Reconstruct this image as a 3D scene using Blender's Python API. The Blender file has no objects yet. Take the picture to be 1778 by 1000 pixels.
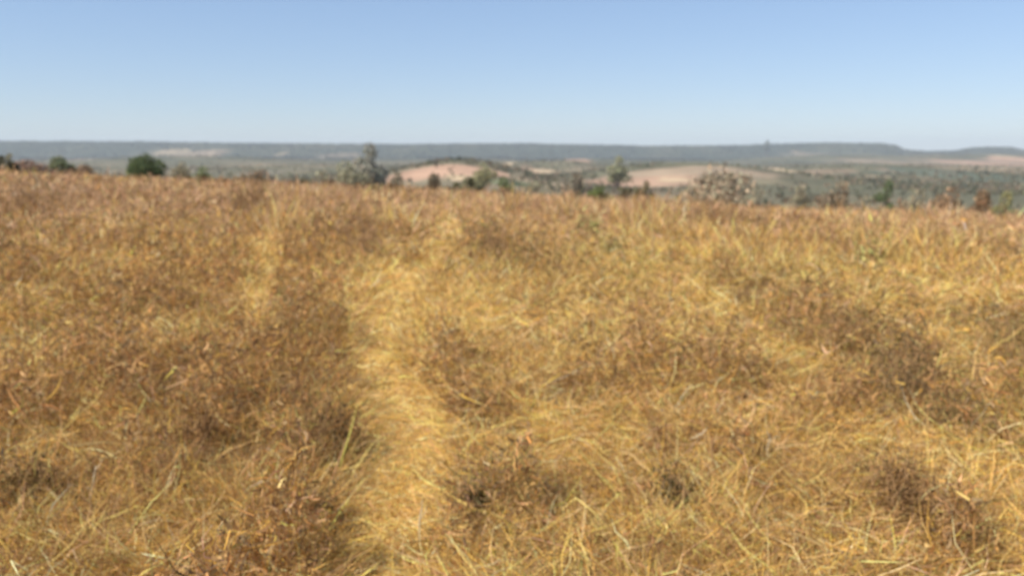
import bpy, math
import numpy as np
from mathutils import Vector
R = math.radians
rng = np.random.default_rng(11)
SC = bpy.context.scene
COL = SC.collection

# ------------------------------------------------------------------ camera
HFOV = 62.0
FPX = 889.0 / math.tan(R(HFOV / 2))          # focal length in photo pixels (1778 wide)
HROW = 262.0                                  # row of the true horizon in the photo
PITCH = math.atan((500 - HROW) / FPX)
EYE = 1.62
cam_d = bpy.data.cameras.new("camera")
cam = bpy.data.objects.new("camera", cam_d); COL.objects.link(cam)
cam_d.sensor_width = 36.0
cam_d.lens = 18.0 / math.tan(R(HFOV / 2))
cam_d.clip_start = 0.05; cam_d.clip_end = 60000
cam.rotation_euler = (R(90) - PITCH, 0, 0)
cam_d.dof.use_dof = True                      # the photograph is softly out of focus everywhere
cam_d.dof.focus_distance = 1.0
cam_d.dof.aperture_fstop = 5.4
SC.camera = cam

# ------------------------------------------------------------------ light
SUN_EL, SUN_DIR = R(47), Vector((-0.80, -0.42))       # where the sun stands
w = bpy.data.worlds.new("World"); SC.world = w; w.use_nodes = True
nt = w.node_tree; bg = nt.nodes["Background"]
sky = nt.nodes.new("ShaderNodeTexSky"); sky.sky_type = 'NISHITA'; sky.sun_disc = False
sky.sun_elevation = SUN_EL
sky.sun_rotation = math.atan2(SUN_DIR.x, SUN_DIR.y)
sky.air_density = 1.0; sky.dust_density = 0.08; sky.ozone_density = 2.0; sky.altitude = 300
tint = nt.nodes.new("ShaderNodeVectorMath"); tint.operation = 'MULTIPLY'; tint.inputs[1].default_value = (0.76, 0.88, 1.09)
gm = nt.nodes.new("ShaderNodeGamma"); gm.inputs[1].default_value = 0.65
nt.links.new(sky.outputs[0], gm.inputs[0]); nt.links.new(gm.outputs[0], tint.inputs[0]); nt.links.new(tint.outputs[0], bg.inputs[0]); bg.inputs[1].default_value = 0.142
sl = bpy.data.lights.new("sun", 'SUN'); sl.energy = 4.8; sl.angle = R(0.53); sl.color = (1.0, 0.95, 0.87)
so = bpy.data.objects.new("sun", sl); COL.objects.link(so)
sd = SUN_DIR.normalized()
so.rotation_euler = Vector((-sd.x * math.cos(SUN_EL), -sd.y * math.cos(SUN_EL), -math.sin(SUN_EL))).to_track_quat('-Z', 'Y').to_euler()
SC.view_settings.view_transform = 'Standard'; SC.view_settings.look = 'None'
SC.view_settings.exposure = 0.68; SC.view_settings.gamma = 1.0
SC.cycles.volume_bounces = 1; SC.cycles.max_bounces = 6; SC.cycles.diffuse_bounces = 3
SC.cycles.transmission_bounces = 3; SC.cycles.transparent_max_bounces = 8

# ------------------------------------------------------------------ helpers
TAB = [np.random.default_rng(100 + k).random((256, 256)) for k in range(8)]
def vn(x, y, s=0):
    x = np.asarray(x, float) + 1000.3 * (s + 1); y = np.asarray(y, float) + 777.7 * (s + 1)
    xi = np.floor(x).astype(int); yi = np.floor(y).astype(int)
    fx = x - xi; fy = y - yi; fx = fx * fx * (3 - 2 * fx); fy = fy * fy * (3 - 2 * fy)
    T = TAB[s % 8]; a = T[xi & 255, yi & 255]; b = T[(xi + 1) & 255, yi & 255]
    c = T[xi & 255, (yi + 1) & 255]; d = T[(xi + 1) & 255, (yi + 1) & 255]
    return (a * (1 - fx) + b * fx) * (1 - fy) + (c * (1 - fx) + d * fx) * fy
def fbm(x, y, scale, s=0, o=4):
    x = np.asarray(x, float) / scale; y = np.asarray(y, float) / scale
    v = 0; a = 0.5; t = 0
    for k in range(o):
        v = v + a * vn(x * 2 ** k + 0.37 * k, y * 2 ** k, s + k); t += a; a *= 0.5
    return v / t
def ss(a, b, x):
    t = np.clip((np.asarray(x, float) - a) / (b - a), 0, 1); return t * t * (3 - 2 * t)
def row_z(row, y):                            # height seen at a photo row at a distance
    return EYE + y * np.tan(np.arctan((500 - np.asarray(row, float)) / FPX) - PITCH)
RIDGE = np.array([(-600, 248), (0, 246), (250, 247), (430, 250), (560, 251), (700, 252), (800, 251), (900, 250), (1000, 252), (1120, 254), (1200, 254),
    (1300, 252), (1400, 249), (1520, 250), (1545, 253), (1562, 261), (1600, 264), (1650, 263), (1675, 258), (1700, 256), (1745, 257), (1762, 261), (1850, 260), (2300, 258)], float)
BUMPS = [(1190, 900, 21, 125, 150), (800, 750, 20, 72, 110), (1480, 1350, 13, 150, 150), (560, 1000, 9, 110, 120), (1680, 1050, 8, 110, 120), (960, 1500, 17, 120, 180), (330, 2300, 18, 260, 300), (1680, 1500, 10, 150, 300),
         (1720, 3000, 26, 340, 350), (1440, 2900, 22, 330, 300), (560, 1300, 8, 160, 200), (1560, 2100, 9, 160, 250), (1020, 2400, 12, 200, 250)]
def H(x, y):
    x = np.asarray(x, float); y = np.asarray(y, float)
    yy = np.clip(y, 0, 60)
    xc = np.clip(x, -45, 45)
    h = -(1.26 + 0.047 * xc + 0.010 * np.sqrt(xc * xc + 9)) * (yy / 50) ** 1.6
    e = 56 + 6 * (vn(x / 20, y * 0, 3) - 0.5)
    d = np.maximum(0, y - e); d = d * d / (d + 14)
    near = 1 - ss(45, 90, np.hypot(x, y))
    h = h + near * (0.30 * (fbm(x, y, 7.0, 1, 2) - 0.5) + 0.10 * (fbm(x, y, 1.3, 2, 2) - 0.5)) * ss(0, 4, np.hypot(x, y))
    fall = 27 * (1 - np.exp(-0.135 * d / 27))
    far = ss(150, 500, y)
    h = h - fall + far * (9 * (fbm(x, y, 420, 4, 4) - 0.5) - 0.0014 * np.clip(y - 500, 0, 3300))
    for (px, by, bh, sx, sy) in BUMPS:
        bx = (px - 889) / FPX * by
        h = h + bh * np.exp(-((x - bx) / sx) ** 2 - ((y - by) / sy) ** 2)
    px = 889 + FPX * x / np.maximum(y, 50)
    top = row_z(np.interp(px, RIDGE[:, 0], RIDGE[:, 1]), 4500) 
    edge = 3650 + 700 * (fbm(x, y * 0.2, 700, 5, 3) - 0.5)
    k = ss(0, 1, (y - edge) / 800)
    h = h * (1 - k) + k * (top + 2.0 * (fbm(x, y, 150, 6, 2) - 0.5))
    return h
cam.location = (0, 0, float(H(0, 0)) + EYE)
CZ = cam.location.z
def hit(px, py):
    """world point of the ground seen at a photo pixel"""
    a = PITCH; v = (py - 500) / FPX; u = (px - 889) / FPX
    dy = math.cos(a) - v * math.sin(a); dz = -math.sin(a) - v * math.cos(a)
    t = np.geomspace(1.0, 9000, 6000)
    x, y, z = u * t, dy * t, CZ + dz * t
    b = np.nonzero(z < H(x, y))[0]
    i = b[0] if len(b) else 5500
    return x[i], y[i]
def at(px, dist):
    x = (px - 889) / FPX * dist; return x, dist
def ext(px, py, rx, ry):
    x, y = hit(px, py); y0 = hit(px, py + ry)[1]
    y1 = hit(px, py - ry)[1] if py - ry > 300 else y + (y - y0) * 1.6
    y1 = min(y1, y + (y - y0) * 2.5)
    return x, y, rx * y / FPX, max((y1 - y0) / 2, 0.12)

def mesh_np(name, V, F, C=None, mat=None, parent=None, smooth=False):
    me = bpy.data.meshes.new(name)
    V = np.asarray(V, np.float32); F = np.asarray(F, np.int32); n = F.shape[1]
    me.vertices.add(len(V)); me.vertices.foreach_set("co", V.ravel())
    me.loops.add(F.size); me.loops.foreach_set("vertex_index", F.ravel())
    me.polygons.add(len(F)); me.polygons.foreach_set("loop_start", np.arange(0, F.size, n, dtype=np.int32))
    me.update(calc_edges=True)
    if C is not None:
        a = me.color_attributes.new("Col", 'BYTE_COLOR' if len(V) > 3e6 else 'FLOAT_COLOR', 'POINT')
        c = np.ones((len(V), 4), np.float32); c[:, :3] = C; a.data.foreach_set("color", c.ravel())
    if smooth: me.polygons.foreach_set("use_smooth", np.ones(len(F), bool))
    if mat: me.materials.append(mat)
    o = bpy.data.objects.new(name, me); COL.objects.link(o)
    if parent: o.parent = parent
    return o
def tag(o, label=None, cat=None, group=None, kind=None):
    for k, v in (("label", label), ("category", cat), ("group", group), ("kind", kind)):
        if v: o[k] = v
    return o
def empty(name, loc, label, cat, group=None):
    o = bpy.data.objects.new(name, None); COL.objects.link(o); o.location = loc
    o.empty_display_size = 0.2
    return tag(o, label, cat, group)

# ------------------------------------------------------------------ materials
def mat_attr(name, rough=0.8, transl=0.25, var=0.0, spec=0.25):
    m = bpy.data.materials.new(name); m.use_nodes = True; t = m.node_tree; t.nodes.clear()
    out = t.nodes.new("ShaderNodeOutputMaterial"); at_ = t.nodes.new("ShaderNodeAttribute"); at_.attribute_name = "Col"
    p = t.nodes.new("ShaderNodeBsdfPrincipled"); p.inputs["Roughness"].default_value = rough
    p.inputs["Specular IOR Level"].default_value = spec
    colr = at_.outputs["Color"]
    if var:
        g = t.nodes.new("ShaderNodeTexCoord"); no = t.nodes.new("ShaderNodeTexNoise")
        no.inputs["Scale"].default_value = var; no.inputs["Detail"].default_value = 6; no.inputs["Roughness"].default_value = 0.7
        t.links.new(g.outputs["Object"], no.inputs["Vector"])
        mr = t.nodes.new("ShaderNodeMapRange"); mr.inputs[1].default_value = 0.3; mr.inputs[2].default_value = 0.7
        mr.inputs[3].default_value = 0.6; mr.inputs[4].default_value = 1.4; t.links.new(no.outputs["Fac"], mr.inputs[0])
        mx = t.nodes.new("ShaderNodeVectorMath"); mx.operation = 'SCALE'
        t.links.new(colr, mx.inputs[0]); t.links.new(mr.outputs[0], mx.inputs["Scale"]); colr = mx.outputs[0]
        bp = t.nodes.new("ShaderNodeBump"); bp.inputs["Strength"].default_value = 0.5; bp.inputs["Distance"].default_value = 0.05 if var > 1 else 3.0
        t.links.new(no.outputs["Fac"], bp.inputs["Height"]); t.links.new(bp.outputs[0], p.inputs["Normal"])
    t.links.new(colr, p.inputs["Base Color"])
    if transl:
        tr = t.nodes.new("ShaderNodeBsdfTranslucent"); t.links.new(colr, tr.inputs["Color"])
        mi = t.nodes.new("ShaderNodeMixShader"); mi.inputs[0].default_value = transl
        t.links.new(p.outputs[0], mi.inputs[1]); t.links.new(tr.outputs[0], mi.inputs[2]); t.links.new(mi.outputs[0], out.inputs[0])
    else: t.links.new(p.outputs[0], out.inputs[0])
    return m
M_GRASS = mat_attr("dry_straw", 0.7, 0.4, 0, 0.3)
M_LEAF = mat_attr("leaf", 0.75, 0.25)
M_SOIL = mat_attr("littered_soil", 0.95, 0, 9.0, 0.1)
M_FAR = mat_attr("valley_soil", 0.95, 0, 0.02, 0.05)
def mat_bark(name, c):
    m = bpy.data.materials.new(name); m.use_nodes = True; t = m.node_tree; p = t.nodes["Principled BSDF"]
    no = t.nodes.new("ShaderNodeTexNoise"); no.inputs["Scale"].default_value = 14; cr = t.nodes.new("ShaderNodeValToRGB")
    cr.color_ramp.elements[0].color = (*[v * 0.55 for v in c], 1); cr.color_ramp.elements[1].color = (*[v * 1.5 for v in c], 1)
    g = t.nodes.new("ShaderNodeTexCoord"); t.links.new(g.outputs["Object"], no.inputs["Vector"])
    t.links.new(no.outputs["Fac"], cr.inputs[0]); t.links.new(cr.outputs[0], p.inputs["Base Color"]); p.inputs["Roughness"].default_value = 0.9
    return m
M_BARK = mat_bark("bark", (0.13, 0.10, 0.075)); M_STEM = mat_bark("dry_stem", (0.34, 0.20, 0.085)); M_PALE = mat_bark("bleached_stem", (0.52, 0.42, 0.27))

# ------------------------------------------------------------------ where things grow in the field (world ellipses)
TRAIL_PX = [(665, 1060, 92), (665, 1000, 88), (672, 930, 82), (685, 860, 74), (697, 800, 66), (700, 740, 60), (695, 700, 54), (665, 660, 46), (648, 620, 42),
            (655, 585, 42), (668, 550, 40), (684, 510, 34), (712, 480, 26), (760, 452, 22), (786, 425, 20), (790, 402, 16), (770, 375, 12)]
TRAIL = []
for (px, py, hw) in TRAIL_PX:
    x, y = hit(px, min(py, 1100)); TRAIL.append((x, y, hw * y / FPX * 1.22))
x0, y0, w0 = TRAIL[0]; TRAIL.insert(0, (x0 + 0.02, 0.3, w0))
TRAIL = np.array(TRAIL)
def trail(x, y, T=TRAIL):
    """1 on the trodden line, 0 off it"""
    yc = np.clip(y, T[0, 1], T[-1, 1]); cx = np.interp(yc, T[:, 1], T[:, 0]); hw = np.interp(yc, T[:, 1], T[:, 2])
    n = 0.55 + 0.9 * fbm(x, y, 0.5, 3, 2)
    d = np.abs(x - cx) / (hw * (0.2 + n))
    pt = 1 - ss(3.5, 9, y) * (1 - ss(0.35, 0.6, fbm(x, y, 0.9, 1, 3))) * 0.45
    return pt * (1 - ss(0.6, 1.4, d)) * (1 - ss(0, 3, y - T[-1, 1]))
TRAIL[:, 2] *= 1 - 0.30 * ss(4.5, 8, TRAIL[:, 1])
T2 = np.array([(*hit(px, py), hw * hit(px, py)[1] / FPX) for (px, py, hw) in
               [(425, 640, 30), (440, 560, 30), (450, 500, 24), (465, 440, 18), (475, 410, 10)]])
def in_blobs(x, y, L):
    v = np.zeros(np.shape(x))
    for (bx, by, sx, sy, k) in L:
        q = ((x - bx) / sx) ** 2 + ((y - by) / sy) ** 2
        v = np.maximum(v, k * np.exp(-q * (0.5 + 1.2 * vn(x / (sx * 0.4), y / (sy * 0.4), 2))))
    return v * (0.35 + 1.0 * fbm(x, y, 0.45, 6, 3))
def blobs(L): return [(*ext(a, b, c, d), k) for (a, b, c, d, k) in L]
BROWN = blobs([(60, 365, 80, 22, 1), (190, 350, 90, 12, .8), (435, 365, 30, 26, .8), (615, 415, 55, 28, 1), (850, 440, 45, 26, .9), (560, 440, 40, 20, .6), (380, 660, 170, 60, .75),
    (240, 700, 120, 50, .6), (560, 790, 70, 55, .8), (360, 780, 90, 50, .8), (60, 900, 90, 50, .8), (240, 840, 50, 30, .9), (560, 930, 60, 30, .5), (350, 960, 30, 20, .7),
    (40, 480, 60, 40, .7), (250, 520, 80, 30, .5), (380, 500, 40, 60, .5), (520, 600, 50, 60, .4), (1010, 385, 90, 18, .5), (940, 475, 70, 26, .7), (1240, 395, 100, 22, .9), (1620, 430, 50, 22, .6),
    (1300, 520, 50, 40, .6), (1720, 470, 60, 22, .6), (800, 640, 90, 50, .35), (960, 560, 70, 40, .4), (1190, 650, 90, 50, .35), (1550, 650, 120, 60, 1), (1450, 580, 70, 40, .9), (1745, 600, 60, 50, .9),
    (1600, 730, 80, 40, .9), (820, 730, 60, 26, .6), (1560, 900, 70, 50, .9), (1640, 960, 80, 30, .7), (920, 920, 60, 50, .4), (1165, 890, 32, 26, 1), (1290, 840, 30, 30, .7),
    (840, 880, 70, 40, .4), (1020, 700, 70, 40, .5), (1180, 800, 60, 30, .5), (1760, 700, 50, 40, .6), (1400, 900, 60, 50, .4), (1320, 960, 60, 30, .5), (730, 550, 30, 30, .3), (460, 720, 60, 40, .7), (130, 620, 60, 40, .5)])
OLIVE = blobs([(1550, 650, 130, 60, .8), (1745, 600, 60, 50, 1), (1300, 500, 60, 40, .6), (1060, 445, 80, 30, .9), (500, 600, 60, 40, .7), (1350, 480, 90, 30, .6), (560, 780, 70, 50, .6),
    (60, 900, 90, 50, .6), (930, 900, 80, 60, .6), (1165, 890, 40, 30, .9), (1640, 760, 70, 30, .7), (1560, 880, 60, 60, .5), (130, 430, 90, 30, .4), (1500, 465, 40, 20, .9), (830, 905, 40, 26, .8), (860, 470, 60, 30, .5), (1300, 590, 60, 40, .5)])
BRIGHT = blobs([(600, 510, 40, 40, .9), (220, 405, 90, 12, .7), (1230, 545, 60, 14, .9), (1370, 512, 60, 12, .9), (1600, 800, 60, 26, .9), (1670, 850, 50, 40, 1), (1030, 650, 60, 16, .8),
    (950, 600, 40, 40, .7), (740, 560, 80, 60, .8), (1000, 790, 110, 60, .5), (1080, 930, 110, 30, .6), (60, 620, 70, 40, .6), (120, 760, 60, 40, .5), (60, 810, 60, 20, .5), (1600, 570, 60, 20, .6), (1570, 485, 40, 10, .8),
    (700, 640, 50, 60, .5), (1720, 900, 50, 50, .4), (860, 560, 40, 40, .4), (690, 390, 12, 30, .7), (300, 600, 80, 30, .4), (1440, 760, 60, 30, .5), (280, 1000, 60, 30, .6), (1360, 640, 40, 30, .3)])
CLEAR = blobs([(1165, 900, 44, 36, 1), (815, 912, 48, 36, 1), (560, 785, 50, 40, .6), (240, 850, 30, 30, .9), (350, 968, 30, 26, .9), (1290, 840, 46, 36, .7), (560, 920, 50, 30, .6), (50, 890, 60, 40, .6), (1240, 830, 16, 40, .8), (500, 960, 14, 40, .9), (1335, 815, 12, 40, .8), (1022, 425, 26, 14, .8), (1500, 475, 26, 14, .8)])
def gap(x, y, tr):
    """bare dark hollows between the tufts"""
    return ss(.56, .66, fbm(x, y, 0.42, 3, 3)) * (1 - tr) * (1 - ss(9, 16, np.hypot(x, y)))
def fields(x, y):
    r = np.hypot(x, y)
    tr = np.maximum(trail(x, y), 0.7 * trail(x, y, T2) * (y > T2[0, 1] - 1))
    br = in_blobs(x, y, BROWN); ol = in_blobs(x, y, OLIVE); bt = in_blobs(x, y, BRIGHT)
    left = 1 - ss(-0.12, 0.05, (x - np.interp(y, TRAIL[:, 1], TRAIL[:, 0])) / np.maximum(y, 1))
    n = fbm(x, y, 1.1 + 0 * r, 4, 3)
    big = fbm(x, y, 3.2, 1, 2) - 0.5
    ol = ol + np.clip(0.9 * (fbm(x, y * 0.7, 4.0, 6, 2) - 0.5), 0, 1) * (x > 0) * ss(5, 9, r)
    B = np.clip(0.22 + 0.30 * left + 0.9 * big + 1.3 * (n - 0.5) + 0.75 * br - 0.6 * bt - 1.2 * tr + 0.12 * ss(14, 30, r), 0, 1)
    m = ss(0.35, 0.72, fbm(x, y, 0.75, 5, 3) * 0.75 + 0.30 * br + 0.10 * left)
    m = np.clip(m * (0.35 + 1.3 * ss(.3, .7, fbm(x, y, 0.28, 2, 2))), 0, 1.3)
    m = m * (1 - tr) * (1 - 0.6 * bt)
    return tr, br, ol, bt, left, B, m

# ------------------------------------------------------------------ terrain sheets
def ring(r0, r1, nr, na, half):
    rr = np.geomspace(r0, r1, nr)
    fine = np.linspace(-half, half, na); side = np.linspace(half, 2 * np.pi - half, 60)[1:]
    aa = np.concatenate([fine, side])
    A, RR = np.meshgrid(aa, rr); x = np.sin(A) * RR; y = np.cos(A) * RR
    nA = len(aa); i = np.arange(nr - 1)[:, None] * nA; j = np.arange(nA - 1)[None]
    F = np.stack([i + j, i + j + 1, i + nA + j + 1, i + nA + j], -1).reshape(-1, 4)[:, ::-1]
    return x.ravel(), y.ravel(), F
def lerp(a, b, t): return a + (b - a) * np.asarray(t)[:, None]
x, y, F = ring(0.25, 62, 420, 520, R(48))
tr, br, ol, bt, left, B, m = fields(x, y)
C = lerp(np.array([0.24, 0.165, 0.08]), np.array([0.13, 0.09, 0.05]), np.clip(B * 1.2, 0, 1))
C = lerp(C, np.array([0.52, 0.37, 0.155]), np.clip(tr * 0.9, 0, 1)); C *= (0.8 + 0.4 * fbm(x, y, 0.15, 1, 2))[:, None]
tag(mesh_np("field_ground", np.stack([x, y, H(x, y)], 1), F, C, M_SOIL, smooth=True), kind="structure")

PATCH = []   # bare soil and pale fields in the valley: pixel -> world ellipse, colour
PINK = (0.33, 0.21, 0.14); SAND = (0.40, 0.30, 0.185); TAN = (0.26, 0.195, 0.13); GREEN = (0.07, 0.12, 0.055); GREY = (0.20, 0.17, 0.13); DGREEN = (0.055, 0.085, 0.06)
for (a, b, c, d, cc, k) in [(335, 268, 75, 6, TAN, .9), (300, 264, 30, 4, SAND, .6), (720, 304, 60, 10, PINK, 1), (800, 296, 85, 10, PINK, 1), (825, 312, 55, 4, SAND, 1), (885, 286, 22, 4, SAND, .9), (935, 297, 30, 4, SAND, .9),
    (905, 296, 40, 8, PINK, .5), (1005, 281, 22, 7, PINK, .7), (1120, 314, 110, 11, PINK, .9), (1170, 313, 30, 3, SAND, .8), (1190, 297, 150, 8, TAN, 1), (1290, 302, 70, 10, TAN, .7), (1330, 293, 12, 2, SAND, .8),
    (1400, 268, 50, 5, TAN, .6), (1510, 280, 50, 5, TAN, .7), (1430, 298, 60, 4, PINK, .4), (1520, 307, 25, 2, SAND, .5), (1625, 300, 32, 6, PINK, .9), (1625, 287, 50, 4, TAN, .8), (1690, 283, 60, 5, PINK, 1), (1760, 278, 50, 6, PINK, 1), (1745, 272, 16, 3, SAND, .6),
    (1720, 308, 110, 12, DGREEN, .75), (1590, 316, 40, 6, DGREEN, .6), (1600, 280, 30, 4, TAN, .5), (590, 270, 40, 4, TAN, .5), (490, 268, 8, 3, SAND, .5), (550, 277, 25, 3, SAND, .4), (960, 322, 80, 3, SAND, .4), (880, 318, 60, 4, GREEN, .7), (450, 300, 60, 6, GREY, .6)]:
    x, y = hit(a, b); y0 = hit(a, b + d)[1]; y1 = hit(a, b - d)[1]
    lo, hi = max(y0, y * 0.72), min(y1, y * 1.4)
    PATCH.append((x, (lo + hi) / 2, c * y / FPX, max((hi - lo) / 2, y * 0.03), cc, k))
def far_col(x, y):
    s = fbm(x, y * 0.6, 90, 1, 4); s2 = fbm(x, y * 0.5, 500, 3, 3)
    C = lerp(np.array([0.105, 0.10, 0.06]), np.array([0.21, 0.165, 0.105]), ss(0.42, 0.66, 0.6 * s + 0.4 * s2))
    C = lerp(C, np.array([0.075, 0.08, 0.05]), 0.65 * ss(1500, 2500, y))
    k = ss(2700, 3500, y)
    C = lerp(C, np.array([0.045, 0.055, 0.04]), 0.9 * k * (0.55 + 0.45 * ss(.38, .55, fbm(x, y * 0.35, 260, 2, 4))))
    bare = np.zeros(len(x))
    for (bx, by, sx, sy, cc, kk) in PATCH:
        q = ((x - bx) / sx) ** 2 + ((y - by) / sy) ** 2
        f = kk * (1 - ss(0.55, 1.25, q * (0.6 + 0.8 * vn(x / (sx * 0.35), y / (sy * 0.5), 4))))
        C = lerp(C, np.array(cc), f)
        bare = np.maximum(bare, f if cc not in (GREEN, DGREEN, GREY) else 0)
    return C, bare
for nm, r0, r1, nr in (("valley_ground", 62, 2600, 420), ("distant_hills", 2600, 9500, 260)):
    x, y, F = ring(r0, r1, nr, 760, R(44))
    C, _ = far_col(x, y)
    if r0 < 100: C = lerp(C, np.array([0.30, 0.21, 0.11]), 1 - ss(80, 220, np.hypot(x, y)))
    tag(mesh_np(nm, np.stack([x, y, H(x, y)], 1), F, C, M_FAR, smooth=True), kind="structure")

# ------------------------------------------------------------------ blades
class Acc:
    def __init__(s): s.V = []; s.F = []; s.C = []; s.n = 0
    def add(s, V, F, C): s.V.append(V.astype(np.float32)); s.F.append((F + s.n).astype(np.int32)); s.C.append(C.astype(np.float32)); s.n += len(V)
    def build(s, name, mat, parent=None): return mesh_np(name, np.concatenate(s.V), np.concatenate(s.F), np.concatenate(s.C), mat, parent)
def blades(acc, P, phi, th, kap, L, w, C, K=3, wig=0.5, kink=0.22):
    N = len(P); pts = [P.copy()]; cur = P.copy(); ph = phi.copy(); t = th.copy(); dirs = []
    for k in range(K):
        d = np.stack([np.sin(t) * np.cos(ph), np.sin(t) * np.sin(ph), np.cos(t)], 1); dirs.append(d)
        cur = cur + d * (L / K)[:, None]; pts.append(cur.copy())
        kk = rng.random(N) < kink; t = t + kap / K + kk * rng.normal(0, 0.9, N); ph = ph + rng.normal(0, wig, N) / K + kk * rng.normal(0, 0.9, N)
    dirs.append(dirs[-1])
    a = rng.random(N) * np.pi
    rnd = np.stack([np.cos(a), np.sin(a), rng.normal(0, .5, N)], 1)
    W = np.cross(dirs[0], rnd); W /= np.linalg.norm(W, axis=1)[:, None] + 1e-9
    tap = [0.85, 1.0, 0.75, 0.18] if K == 3 else [1.0, 0.8, 0.2]
    V = np.empty((N, 2 * (K + 1), 3))
    for k in range(K + 1):
        hw = (w * tap[k] * 0.5)[:, None] * W; V[:, 2 * k] = pts[k] - hw; V[:, 2 * k + 1] = pts[k] + hw
    F = np.array([[2 * k, 2 * k + 1, 2 * k + 3, 2 * k + 2] for k in range(K)])[None] + (np.arange(N) * 2 * (K + 1))[:, None, None]
    acc.add(V.reshape(-1, 3), F.reshape(-1, 4), np.repeat(C, 2 * (K + 1), axis=0))
def pts_log(n, r0, r1, half=R(41)):
    r = r0 * (r1 / r0) ** rng.random(n); a = (rng.random(n) * 2 - 1) * half
    return np.sin(a) * r, np.cos(a) * r
STRAW = np.array([0.78, 0.54, 0.18]); GOLD = np.array([0.70, 0.43, 0.10]); PALE = np.array([0.84, 0.65, 0.33]); TANB = np.array([0.52, 0.33, 0.145])
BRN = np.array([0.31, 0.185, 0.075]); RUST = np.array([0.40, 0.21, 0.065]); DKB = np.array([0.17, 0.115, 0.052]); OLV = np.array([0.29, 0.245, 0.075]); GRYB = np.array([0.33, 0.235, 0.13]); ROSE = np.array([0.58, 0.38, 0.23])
def pick(pal, wts):
    """one palette colour per row by per-row weights"""
    Wt = np.stack(wts, 1); Wt = np.maximum(Wt, 0); Wt /= Wt.sum(1, keepdims=True); c = np.cumsum(Wt, 1)
    i = (rng.random(len(Wt))[:, None] > c).sum(1).clip(0, len(pal) - 1)
    C = np.array(pal)[i]
    return C * np.exp(rng.normal(0, 0.30, len(C)))[:, None] * (1 + rng.normal(0, 0.05, C.shape))
def cl(C): return np.clip(C * np.array([1.03, 0.965, 0.90]) if len(C) > 8000 else C, 0.01, 0.9)

# lying straw: a mat over the whole field, thick and pale on the trodden line
mat_ = Acc(); n = 380000
x, y = pts_log(n, 1.7, 66); k = rng.random(n) > 0.85 * gap(x, y, trail(x, y)); x, y = x[k], y[k]; n = len(x); r = np.hypot(x, y)
tr, br, ol, bt, left, B, m = fields(x, y)
fr = ss(12, 32, r)
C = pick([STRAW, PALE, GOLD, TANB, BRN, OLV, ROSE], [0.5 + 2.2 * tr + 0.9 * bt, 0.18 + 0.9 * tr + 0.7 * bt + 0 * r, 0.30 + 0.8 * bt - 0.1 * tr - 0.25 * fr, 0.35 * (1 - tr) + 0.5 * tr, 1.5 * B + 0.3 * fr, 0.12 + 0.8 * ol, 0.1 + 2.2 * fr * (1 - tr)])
z = H(x, y) + rng.random(n) * (0.03 + 0.07 * (1 - tr)) * (1 + r / 30)
L = (0.07 + 0.24 * rng.random(n) ** 1.5) * (1 + r / 45) * (1 - 0.25 * tr)
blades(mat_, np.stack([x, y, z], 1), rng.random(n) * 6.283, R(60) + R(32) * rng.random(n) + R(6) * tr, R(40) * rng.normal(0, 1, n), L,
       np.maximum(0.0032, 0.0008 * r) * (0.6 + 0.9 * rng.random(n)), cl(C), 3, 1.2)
tag(mat_.build("flattened_grass", M_GRASS), "pale straw lying flat along the trodden line through the field", "grass", kind="stuff")

# standing tussocks
tus = Acc(); nt_ = 34000; nb = 12
cx, cy = pts_log(nt_, 1.9, 64); r = np.hypot(cx, cy); cr = (0.035 + 0.07 * rng.random(nt_)) * (1 + r / 22)
keep = rng.random(nt_) < np.clip(1.0 - 1.6 * trail(cx, cy) - 0.9 * in_blobs(cx, cy, CLEAR) - 0.9 * gap(cx, cy, 0), 0.02, 1); cx, cy, r, cr = cx[keep], cy[keep], r[keep], cr[keep]
hgt = (0.09 + 0.20 * rng.random(len(cx)) ** 1.4) * (0.25 + 1.5 * fbm(cx, cy, 1.1, 6, 3)); lean = rng.random(len(cx)) * 6.283; hue = rng.normal(0, 1, len(cx))
rep = lambda a: np.repeat(a, nb)
N = len(cx) * nb; ang = rng.random(N) * 6.283; rad = np.sqrt(rng.random(N)) * rep(cr)
x = rep(cx) + np.cos(ang) * rad; y = rep(cy) + np.sin(ang) * rad; r = rep(r)
tr, br, ol, bt, left, B, m = fields(x, y); fr = ss(12, 32, r); hu = rep(hue)
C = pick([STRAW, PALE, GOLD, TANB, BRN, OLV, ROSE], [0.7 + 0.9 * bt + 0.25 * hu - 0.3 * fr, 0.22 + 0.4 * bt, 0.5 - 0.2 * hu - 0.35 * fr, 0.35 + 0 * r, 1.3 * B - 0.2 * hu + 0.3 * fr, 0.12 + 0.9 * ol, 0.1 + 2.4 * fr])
C = C * np.exp(0.17 * hu)[:, None]
th = R(6) + R(26) * rng.random(N) + R(14) * rad / rep(cr)
ph = np.where(rng.random(N) < 0.6, ang, rep(lean))
tall = ss(8, 18, r) * ss(.5, .66, fbm(x, y * 0.6, 3.0, 2, 3))
th = th * (1 - 0.6 * tall); L = rep(hgt) * (0.55 + 0.7 * rng.random(N)) * (1 + r / 50) * (1 + 1.0 * tall * (1 - ss(30, 46, r)))
blades(tus, np.stack([x, y, H(x, y) - 0.01], 1), ph, th, R(25) + R(75) * rng.random(N), L, np.maximum(0.0032, 0.0008 * r) * (0.6 + 0.8 * rng.random(N)), cl(C), 3, 1.1)
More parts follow.
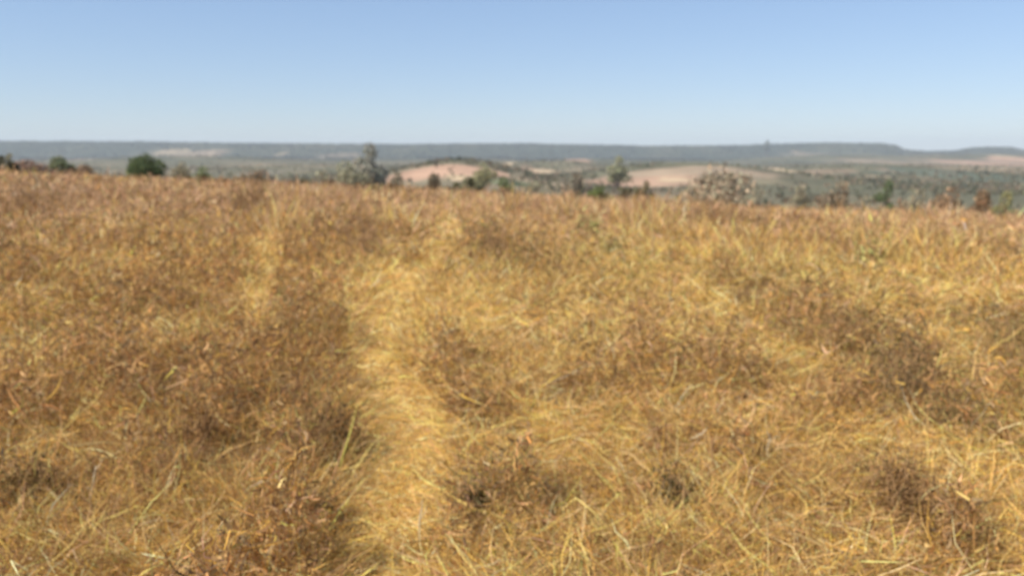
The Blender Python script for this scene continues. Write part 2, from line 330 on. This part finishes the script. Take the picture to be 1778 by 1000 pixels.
# long pale straws bent across the rest
n = 1000; x, y = pts_log(n, 1.9, 30); r = np.hypot(x, y); t_ = trail(x, y)
C = pick([PALE, STRAW, GRYB], [1 + 0 * r, 0.8 + 0 * r, 0.35 + 0 * r])
blades(tus, np.stack([x, y, H(x, y) + 0.02 + 0.16 * rng.random(n) * (1 - t_)], 1), rng.random(n) * 6.283, R(25) + R(60) * rng.random(n), R(70) * rng.random(n),
       (0.12 + 0.22 * rng.random(n)) * (1 - 0.5 * t_), np.maximum(0.0042, 0.0011 * r) * (0.7 + 0.6 * rng.random(n)), cl(C), 3, 0.7)
tag(tus.build("dry_grass", M_GRASS), "golden dry grass standing in tussocks over the whole field", "grass", kind="stuff")

# brown tangle of withered herbs heaped in mounds
wd = Acc(); n = 430000
x, y = pts_log(n, 1.8, 64); tr, br, ol, bt, left, B, m = fields(x, y)
keep = rng.random(n) < np.clip(0.10 + 1.3 * m * (0.35 + B) + 0.5 * br, 0, 1) * (1 - tr) * (1 - 0.75 * in_blobs(x, y, CLEAR)) * (1 - 0.75 * gap(x, y, 0)); x, y, B, m, br, ol, left = [a[keep] for a in (x, y, B, m, br, ol, left)]
n = len(x); r = np.hypot(x, y); fr = ss(12, 32, r)
top = (0.02 + 0.42 * m + 0.08 * br) * (1 + 0.15 * rng.normal(0, 1, n)); z = H(x, y) + top * rng.random(n) ** 0.75
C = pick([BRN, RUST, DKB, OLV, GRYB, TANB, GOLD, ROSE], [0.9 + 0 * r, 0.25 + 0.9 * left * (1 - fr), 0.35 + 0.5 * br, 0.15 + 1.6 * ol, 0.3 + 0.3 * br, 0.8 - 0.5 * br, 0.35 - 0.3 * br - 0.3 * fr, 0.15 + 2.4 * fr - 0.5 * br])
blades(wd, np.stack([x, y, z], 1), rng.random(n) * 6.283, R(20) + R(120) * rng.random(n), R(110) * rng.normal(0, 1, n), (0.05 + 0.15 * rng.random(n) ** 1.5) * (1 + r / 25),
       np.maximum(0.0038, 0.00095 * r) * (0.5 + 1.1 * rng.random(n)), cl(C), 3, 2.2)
k = rng.random(n) < 0.26 * (1 - ss(7, 15, r)); xx, yy, zz, rr = x[k], y[k], (H(x, y) + top * (0.55 + 0.5 * rng.random(n)))[k], r[k]
Cd = pick([BRN, RUST, TANB, STRAW, GRYB], [1 + 0 * rr, .6 + 0 * rr, .9 + 0 * rr, .15 + 0 * rr, .6 + 0 * rr])
blades(wd, np.stack([xx, yy, zz], 1), rng.random(k.sum()) * 6.283, R(30) + R(110) * rng.random(k.sum()), R(130) * rng.normal(0, 1, k.sum()), 0.03 + 0.05 * rng.random(k.sum()) + 0.002 * rr,
       np.maximum(0.010, 0.0018 * rr) * (0.6 + 0.8 * rng.random(k.sum())), cl(Cd), 2, 1.0)
tag(wd.build("withered_weeds", M_GRASS), "brown tangle of withered weeds matted between the straw", "weeds", kind="stuff")

# ------------------------------------------------------------------ woody plants
def tube(acc, P, Rr, sides=6):
    P = np.asarray(P, float); K = len(P); V = []
    for i in range(K):
        d = P[min(i + 1, K - 1)] - P[max(i - 1, 0)]; d = d / (np.linalg.norm(d) + 1e-9)
        u = np.cross(d, [0.3, 0.9, 0.2]); u /= np.linalg.norm(u); v = np.cross(d, u)
        for s in range(sides):
            a = 2 * np.pi * s / sides; V.append(P[i] + Rr[i] * (np.cos(a) * u + np.sin(a) * v))
    F = [[i * sides + s, i * sides + (s + 1) % sides, (i + 1) * sides + (s + 1) % sides, (i + 1) * sides + s] for i in range(K - 1) for s in range(sides)]
    acc.add(np.array(V), np.array(F), np.ones((len(V), 3)) * 0.1)
def leaves(acc, P, size, C, flat=0.0, jit=0.3, aspect=0.7):
    N = len(P); a = rng.normal(0, 1, (N, 3)); a[:, 2] *= 1 - flat; a /= np.linalg.norm(a, axis=1)[:, None]
    b = np.cross(a, rng.normal(0, 1, (N, 3))); b /= np.linalg.norm(b, axis=1)[:, None]
    s = (size * np.exp(rng.normal(0, jit, N)))[:, None]
    V = np.stack([P - a * s * .5, P + b * s * aspect * .5, P + a * s * .5, P - b * s * aspect * .5], 1)
    acc.add(V.reshape(-1, 3), np.arange(4 * N).reshape(N, 4), np.repeat(cl(C), 4, axis=0))
def crown_pts(n, lobes, hollow=0.45):
    """points through a set of lobes (cx,cy,cz,rx,rz), thick at the lobe's skin, with gaps"""
    w_ = np.array([l[3] ** 2 * l[4] for l in lobes]); i = rng.choice(len(lobes), n, p=w_ / w_.sum()); Lb = np.array(lobes)[i]
    d = rng.normal(0, 1, (n, 3)); d /= np.linalg.norm(d, axis=1)[:, None]
    q = (hollow + (1 - hollow) * rng.random(n) ** 0.6) * (0.75 + 0.45 * vn(d[:, 0] * 2.2 + i * 7.3, d[:, 2] * 2.2 + d[:, 1] * 1.3 + 9, 5))
    return Lb[:, :3] + d * q[:, None] * Lb[:, [3, 3, 4]]
def tree(name, px, dist, top_row, width_px, leafc, label, cat="tree", group=None, trunk_frac=0.35, nleaf=1600, lsize=None, bark=M_BARK, seed=0, base=None, lobn=9, bare=False, tip=None):
    global rng
    old = rng; rng = np.random.default_rng(500 + seed)
    x, y = at(px, dist); zb = float(H(x, y)) - 0.1
    ztop = float(row_z(top_row, dist)) - (EYE - CZ)
    h = max(ztop - zb, 0.4); wr = width_px * 1.15 * dist / FPX / 2
    root = empty(name, (x, y, zb), label, cat, group)
    tf = trunk_frac; ch = h * (1 - tf); lobes = []
    for k in range(lobn):
        a = k * 2.4 + rng.random(); q = 0.62 * math.sqrt((k + .5) / lobn) * wr; u = rng.random()
        zz = h * tf + ch * (0.25 + 0.55 * u * (1 - 0.5 * q / wr)); rr = wr * (0.34 + 0.2 * rng.random())
        lobes.append((math.cos(a) * q, math.sin(a) * q, zz, rr, min(rr * 0.8, (h - zz) * 0.98)))
    lobes.append((wr * .1, 0, h - ch * 0.2, wr * 0.35, ch * 0.2))
    t = Acc(); r0 = max(0.03, h * 0.022); mid = np.array([rng.normal(0, .04) * h, 0, h * (tf + 0.12)])
    tube(t, [(0, 0, -0.2), mid * 0.5 + [rng.normal(0, .02) * h, 0, 0], mid, mid + [0, 0, h * 0.2]], [r0 * 1.3, r0, r0 * .8, r0 * .4], 8)
    for lb in lobes:
        c = np.array(lb[:3]); s = mid * (0.55 + 0.45 * rng.random()); e = c + [0, 0, lb[4] * 0.3]
        mm = (s + e) / 2 + rng.normal(0, .05, 3) * h
        tube(t, [s, mm, e], [r0 * .5, r0 * .3, r0 * .1], 5)
        for q in range(8 if bare else 3):
            d = rng.normal(0, 1, 3); d[2] = abs(d[2]); d /= np.linalg.norm(d)
            tube(t, [mm + (e - mm) * rng.random(), e + d * lb[3] * 0.45, e + d * lb[3] * 0.95], [r0 * .2, r0 * .12, r0 * .05], 3)
    t.build("trunk", bark, root)
    l = Acc(); P = crown_pts(int(nleaf * 2.2), lobes); P[:, 2] = np.maximum(P[:, 2], 0.05)
    if lsize is None: lsize = max(0.10, 0.045 * wr + 0.0011 * dist)
    c2 = np.array(leafc); C = c2 * (2.1 if c2.sum() < 0.22 else 1.6) * (1 if lsize is None else 1) * np.exp(rng.normal(0, .28, len(P)))[:, None]
    C[:, 0] *= 1 + 0.35 * (rng.random(len(P)) - .4)
    leaves(l, P, lsize, C); l.build("crown", M_LEAF, root)
    rng = old
    return root
G_D = (0.045, 0.06, 0.022); G_M = (0.075, 0.095, 0.035); G_Y = (0.16, 0.17, 0.055); BR_ = (0.17, 0.115, 0.065); GB = (0.20, 0.18, 0.115); RD = (0.22, 0.12, 0.07)
ti = 0
TREES = [  # name, px, dist, top row, width px, colour, label, cat, trunk_frac, leaves
 ("tree", 258, 88, 266, 66, G_D, "dark green rounded tree standing alone beyond the left side of the field", "tree", .18, 2600),
 ("bush", 105, 88, 271, 66, (0.08, 0.088, 0.045), "mid green bush beside the reddish bush at the left edge of the field", "bush", .05, 1900),
 ("bush", 52, 78, 277, 76, (0.17, 0.11, 0.075), "reddish brown withered bush at the far left of the field's edge", "bush", .05, 1500),
 ("bush", 320, 90, 279, 40, GB, "small dull olive bush just right of the dark rounded tree", "bush", .05, 800),
 ("bush", 355, 92, 287, 44, G_M, "low green bush second to the right of the dark rounded tree", "bush", .05, 800),
 ("tree", 643, 220, 247, 62, (0.20, 0.195, 0.15), "tall grey green tree whose dark top breaks the skyline", "tree", .22, 2600),
 ("tree", 598, 170, 276, 80, (0.19, 0.18, 0.11), "broad olive tree against the left flank of the tall grey green tree", "tree", .12, 1700),
 ("bush", 560, 100, 294, 60, GB, "low olive bush at the left foot of the tall skyline tree", "bush", .05, 900),
 ("bush", 690, 96, 297, 40, (0.17,0.15,0.10), "low olive bush at the right foot of the tall skyline tree", "bush", .05, 800),
 ("bush", 752, 84, 300, 50, (0.075, 0.06, 0.035), "dark brown domed bush in front of the pink bare soil", "bush", .03, 1500),
 ("tree", 838, 260, 283, 50, (0.19, 0.18, 0.09), "yellow green flat topped tree on a thin trunk before the pink soil", "tree", .5, 900),
 ("bush", 998, 125, 297, 50, (0.15, 0.13, 0.09), "grey brown round bush below the small pink patch in mid valley", "bush", .05, 1100),
 ("tree", 1070, 480, 269, 42, (0.19, 0.19, 0.11), "yellow green tree rising against the dark wooded ridge", "tree", .3, 1300),
 ("bush", 1038, 74, 321, 46, (0.085, 0.11, 0.03), "small fresh green bush on the field's edge near the middle", "bush", .03, 900),
 ("bush", 1119, 72, 312, 30, (0.09, 0.08, 0.04), "small dark upright bush standing before the pale soil strip", "bush", .05, 900),
 ("bare_tree", 1240, 90, 287, 150, (0.23, 0.19, 0.125), "wide feathery leafless brown tree beyond the middle of the field's edge", "tree", .08, 1500),
 ("tree", 1326, 3950, 243, 12, (0.06, 0.065, 0.05), "distant pointed tree sticking up on the skyline left of the flat hill", "tree", .2, 300),
 ("bush", 1385, 84, 318, 54, GB, "grey olive bush between the feathery leafless tree and the brown bush", "bush", .05, 900),
 ("bush", 1452, 82, 313, 80, (0.17, 0.13, 0.08), "tall brown bush left of the brighter green tree", "bush", .05, 1500),
 ("tree", 1537, 86, 311, 46, (0.055, 0.072, 0.03), "small bright green round tree among brown scrub on the right", "tree", .2, 1100),
 ("bush", 1588, 84, 326, 66, GB, "olive bush directly right of the small bright green tree", "bush", .05, 1000),
 ("bush", 1645, 80, 323, 70, BR_, "warm brown bush midway between green tree and right edge", "bush", .05, 1200),
 ("bush", 1700, 78, 328, 60, (0.16, 0.10, 0.05), "darker brown bush beside the pale green one near the right edge", "bush", .05, 1100),
 ("bush", 1742, 76, 329, 52, (0.19, 0.18, 0.08), "pale yellow green bush at the right edge of the photo", "bush", .05, 1000),
 ("bush", 1500, 76, 336, 50, GB, "low grey bush in front of the small bright green tree", "bush", .03, 700),
 ("bush", 1560, 74, 343, 46, (0.13, 0.09, 0.055), "low dark brown bush at the grass edge under the green tree", "bush", .03, 700),
 ("bush", 872, 92, 305, 44, G_M, "low green bush right of the thin trunked yellow green tree", "bush", .05, 700),
 ("bush", 925, 90, 313, 60, GB, "long low olive bush on the field's edge before the pale soil patches", "bush", .03, 700),
 ("bush", 455, 94, 292, 60, (0.15, 0.11, 0.07), "brown twiggy bush at the field's edge between dark tree and tall tree", "bush", .05, 900),
 ("bush", 1310, 80, 322, 60, GB, "low olive bush touching the right side of the feathery leafless tree", "bush", .03, 800),
 ("bush", 150, 88, 284, 56, BR_, "low brown bush between the green bush and the dark rounded tree", "bush", .03, 700),
]
for (nm, px, ds, tr_, wp, cc, lb, cat, tf, nl) in TREES:
    ti += 1
    tree(nm, px, ds, tr_, wp, cc, lb, cat, "trees beyond the field" if cat == "tree" else "bushes along the field's far edge", tf, nl, seed=ti, bare=(nm == "bare_tree"), lobn=6 if cat == "bush" else 9)
# dark tuft that tops the tall tree is part of its crown

# scrub over the valley and woods on the escarpment
def scrub(name, n, y0, y1, smin, smax, nq, pal, label, cat, dens, zf=0.8, ql=0.42):
    a = Acc(); yy = y0 * (y1 / y0) ** rng.random(n); xx = (rng.random(n) * 2 - 1) * 0.74 * yy
    _, bare = far_col(xx, yy)
    k = rng.random(n) < dens(xx, yy) * (1 - 0.93 * bare); xx, yy = xx[k], yy[k]; n = len(xx)
    s = smin + (smax - smin) * rng.random(n) ** 2; zz = H(xx, yy)
    c = np.array(pal)[rng.integers(0, len(pal), n)] * np.exp(rng.normal(0, .2, n))[:, None]
    i = np.repeat(np.arange(n), nq); d = rng.normal(0, 1, (n * nq, 3)); d /= np.linalg.norm(d, axis=1)[:, None]
    q = 0.45 + 0.55 * rng.random(n * nq)
    P = np.stack([xx[i], yy[i], zz[i] + s[i] * 0.45 * zf], 1) + d * (q * s[i] * 0.5)[:, None] * [1, 1, zf]
    leaves(a, P, s[i] * ql, c[i] * np.exp(rng.normal(0, .15, len(i)))[:, None], 0, .25, 0.9)
    tag(a.build(name, M_LEAF), label, cat, kind="stuff")
PALF = [(0.11, 0.115, 0.06), (0.13, 0.125, 0.07), (0.17, 0.14, 0.085), (0.20, 0.15, 0.095), (0.09, 0.10, 0.055)]
PALE_ = [(0.18, 0.165, 0.10), (0.22, 0.17, 0.11), (0.15, 0.15, 0.08), (0.25, 0.18, 0.11), (0.12, 0.115, 0.07)]
scrub("hillside_scrub", 2600, 68, 210, 0.7, 3.0, 130, PALE_, "dull olive and brown scrub just beyond the field's edge", "scrub", lambda x, y: (0.07 + 0.93 * ss(0.12, 0.36, x / y)) * ss(.3, .55, fbm(x, y, 14, 2, 2)), 0.8, 0.19)
scrub("crest_scrub", 1500, 46, 78, 0.35, 1.1, 60, [(0.24, 0.15, 0.08), (0.20, 0.14, 0.075), (0.28, 0.19, 0.11), (0.17, 0.14, 0.07)], "low brown and olive undergrowth breaking up the field's crest", "scrub", lambda x, y: ss(.42, .62, fbm(x, y, 9, 5, 2)), 0.8, 0.2)
scrub("valley_scrub", 5200, 110, 700, 1.0, 3.2, 44, PALF, "olive and brown scrub covering the slopes of the valley", "scrub", lambda x, y: 0.12 + 0.8 * ss(.4, .6, fbm(x, y, 60, 2, 3)))
scrub("valley_woodland", 30000, 600, 3600, 2.0, 5.0, 12, PALF, "hazy grey green woodland spread over the valley floor", "woodland", lambda x, y: 0.10 + 0.85 * ss(.42, .6, fbm(x, y * 0.6, 220, 3, 3)), 0.7)
scrub("ridge_forest", 14000, 3200, 4800, 6, 11, 10, [(0.03, 0.04, 0.03), (0.045, 0.05, 0.035), (0.06, 0.06, 0.045)], "dark forest along the top of the long flat ridge", "forest", lambda x, y: 0.55 + 0.4 * ss(.35, .55, fbm(x, y, 200, 4, 2)), 0.6)

# ------------------------------------------------------------------ plants one can single out in the field
def shrub(px, py, h, wpx, cc, label, twig=M_STEM, nl=900, ls=0.03, seed=0, name="dry_shrub", stems=26, cat="shrub", group="withered shrubs standing in the field"):
    global rng
    old = rng; rng = np.random.default_rng(900 + seed)
    x, y = hit(px, py); zb = float(H(x, y)); d = math.hypot(x, y); wr = wpx * d / FPX / 2
    h = h * (1.0 if name == 'dry_shrub' else 1); nl = int(nl * 1.1); cc = np.array(cc) * (np.array([1.4, 1.1, 0.75]) if name == 'dry_shrub' else 1)
    root = empty(name, (x, y, zb), label, cat, group)
    t = Acc(); tips = []
    rs = max(0.003, 0.0005 * d)
    for k in range(stems):
        a = rng.random() * 6.283; q = wr * (0.2 + 1.0 * rng.random()) * (0.75 + 0.5 * math.sin(a * 2 + seed) ** 2); hh = h * (0.5 + 0.5 * rng.random()) * (1 - 0.35 * (q / wr) ** 2)
        b = np.array([math.cos(a) * q * .25, math.sin(a) * q * .25, -.02]); e = np.array([math.cos(a) * q, math.sin(a) * q, hh])
        m_ = (b + e) / 2 + [0, 0, 0.12 * h] + rng.normal(0, .06, 3) * h
        tube(t, [b, m_, e], [rs, rs * .8, rs * .4], 4)
        for j in range(5):
            s = m_ + (e - m_) * rng.random(); dd = rng.normal(0, 1, 3); dd /= np.linalg.norm(dd); ee = s + dd * h * .22
            tube(t, [s, (s + ee) / 2 + rng.normal(0, .02, 3) * h, ee], [rs * .5, rs * .4, rs * .2], 3); tips.append(ee); tips.append(s)
    t.build("stems", twig, root)
    tips = np.array(tips); i = rng.integers(0, len(tips), nl); P = tips[i] + rng.normal(0, .055, (nl, 3)) * h; P[:, 2] = np.maximum(P[:, 2], 0.01)
    l = Acc(); leaves(l, P, max(ls * 0.62, 0.0013 * d), np.array(cc) * np.exp(rng.normal(0, .3, nl))[:, None], 0, .35, .35 if name == 'dry_shrub' else .6); l.build("foliage", M_LEAF, root)
    rng = old
SH = [(1550, 730, .62, 170, (0.11, 0.095, 0.06), "large grey brown shrub, widest of those on the right", 1800),
 (1452, 625, .55, 120, (0.16, 0.11, 0.055), "brown shrub just behind the widest grey brown one", 1200),
 (1745, 655, .60, 110, (0.12, 0.11, 0.045), "olive shrub cut by the right edge of the photo", 1200),
 (1640, 775, .32, 120, (0.15, 0.14, 0.08), "low grey green shrub right of the widest grey brown one", 1000),
 (1560, 930, .42, 110, (0.13, 0.09, 0.045), "dark twiggy shrub below the bright straw patch at lower right", 1000),
 (1165, 915, .27, 64, (0.05, 0.045, 0.02), "small round dark olive shrub alone in pale straw at the bottom", 700),
 (815, 925, .26, 70, (0.055, 0.06, 0.028), "small dark green leafy shrub right of the trodden path at the bottom", 700),
 (560, 800, .38, 110, (0.10, 0.08, 0.04), "dark brown shrub hugging the left side of the trodden path", 1100),
 (550, 935, .26, 90, (0.11, 0.095, 0.05), "low dark shrub left of the path near the bottom of the photo", 800),
 (350, 800, .34, 90, (0.12, 0.075, 0.03), "dark rusty shrub in the brown tangle on the lower left", 900),
 (50, 905, .36, 120, (0.09, 0.07, 0.03), "dark olive brown shrub cut by the left edge near the bottom", 1000),
 (618, 452, .85, 100, (0.085, 0.055, 0.035), "dark brown shrub clump left of the far end of the path", 1200),
 (848, 466, .70, 90, (0.09, 0.06, 0.035), "brown shrub clump right of the far end of the path", 1100),
 (436, 392, 1.5, 60, (0.06, 0.045, 0.03), "tall dark shrub near the field's crest left of the middle", 1000),
 (60, 392, 1.4, 130, (0.085, 0.055, 0.042), "purplish brown shrub near the crest at the left edge", 1100),
 (1245, 412, .95, 110, (0.095, 0.065, 0.04), "brown shrub patch right of the tall thin dead stem", 1100),
 (1622, 452, .8, 60, (0.16, 0.10, 0.05), "small brown shrub on the right before the crest", 700),
 (1300, 545, .42, 70, (0.15, 0.125, 0.06), "olive brown shrub in the middle of the right half", 800)]
for k, (px, py, h, wp, cc, lb, nl) in enumerate(SH): shrub(px, py, h, wp, cc, lb, nl=nl, seed=k)
shrub(1022, 432, .9, 40, (0.42, 0.38, 0.14), "pale green leafy plant at the middle right of the field near the crest", nl=160, ls=.09, seed=40, name="leafy_plant", stems=7, cat="plant", group="green leafy plants in the dry grass")
shrub(1500, 478, .68, 40, (0.38, 0.35, 0.12), "pale green leafy plant on the right with a straw patch below it", nl=150, ls=.08, seed=41, name="leafy_plant", stems=7, cat="plant", group="green leafy plants in the dry grass")
shrub(1062, 448, .35, 30, (0.24, 0.21, 0.08), "low dull green plant just right of the paler leafy plant", nl=150, ls=.06, seed=42, name="leafy_plant", stems=8, cat="plant", group="green leafy plants in the dry grass")

def stalk(px, py, h, lean, az, rad, mat, label, twigs=3, seed=0, name="dry_stalk", cat="stalk"):
    """one dead stem with its side twigs"""
    global rng
    old = rng; rng = np.random.default_rng(1500 + seed)
    x, y = hit(px, py); zb = float(H(x, y)); root = empty(name, (x, y, zb), label, cat, "dead stems in the grass")
    d = np.array([math.cos(az) * math.sin(lean), math.sin(az) * math.sin(lean), math.cos(lean)]); t = Acc()
    P = [d * h * s + rng.normal(0, .02, 3) * h * (s > 0) for s in (0, .3, .6, .85, 1)]; P[0] = P[0] - d * 0.03
    tube(t, P, [rad, rad * .9, rad * .75, rad * .5, rad * .25], 6); t.build("stem", mat, root)
    for j in range(twigs):
        s = P[2] + (P[4] - P[2]) * rng.random() if j % 2 else P[1] + (P[3] - P[1]) * rng.random()
        dd = d + rng.normal(0, .6, 3); dd /= np.linalg.norm(dd); tw = Acc(); tube(tw, [s, s + dd * h * .13, s + dd * h * .26 + [0, 0, .01]], [rad * .4, rad * .3, rad * .15], 4); tw.build('twig', mat, root)
    rng = old
stalk(1194, 425, .95, R(3), 0, .022, M_STEM, "tall thin dark dead stem, highest in the field", 9, 1)
stalk(500, 985, .26, R(6), 1.5, .010, M_PALE, "short thick bleached stem upright near the bottom left", 2, 2)
stalk(1335, 830, .24, R(5), 2, .006, M_PALE, "pale straw stem bent over at its top on the lower right", 3, 3)
stalk(240, 868, .34, R(66), 3.6, .008, M_PALE, "pale curved stem leaning over the dark hollow on the lower left", 2, 4)
stalk(1240, 850, .26, R(8), 2.0, .008, M_STEM, "dark upright forked stem beside fallen grey twigs", 5, 5)
stalk(1262, 835, .42, R(84), -0.55, .011, mat_bark("grey_wood", (0.26, 0.21, 0.16)), "grey fallen branch lying aslant beside the dark forked stem", 4, 6, "fallen_branch", "branch")
stalk(880, 700, .75, R(76), 0.5, .006, M_PALE, "long pale straw lying aslant right of the path", 2, 7)
stalk(150, 905, .24, R(18), 1.2, .006, M_PALE, "thin pale stem leaning right on the lower left", 2, 8)
stalk(730, 960, .22, R(4), 1.2, .005, M_PALE, "short pale stem on the right edge of the path at the bottom", 1, 9)
stalk(1625, 965, .40, R(82), 0.1, .009, M_PALE, "pale fallen stem lying level at the lower right", 3, 10)

# ------------------------------------------------------------------ haze
HZ0, HZ1 = -60.0, 130.0
V = np.array([(sx * 10500, sy * 10500, z) for z in (HZ0, HZ1) for sx, sy in ((-1, -1), (1, -1), (1, 1), (-1, 1))], float)
F = np.array([[3, 2, 1, 0], [4, 5, 6, 7], [0, 1, 5, 4], [1, 2, 6, 5], [2, 3, 7, 6], [3, 0, 4, 7]])
mh = bpy.data.materials.new("haze"); mh.use_nodes = True; t = mh.node_tree; t.nodes.clear()
o_ = t.nodes.new("ShaderNodeOutputMaterial"); pv = t.nodes.new("ShaderNodeVolumePrincipled")
pv.inputs["Color"].default_value = (0.68, 0.75, 0.83, 1); pv.inputs["Density"].default_value = 0.00010; pv.inputs["Anisotropy"].default_value = 0.0
t.links.new(pv.outputs[0], o_.inputs["Volume"])
tag(mesh_np("haze", V, F, None, mh), kind="stuff")
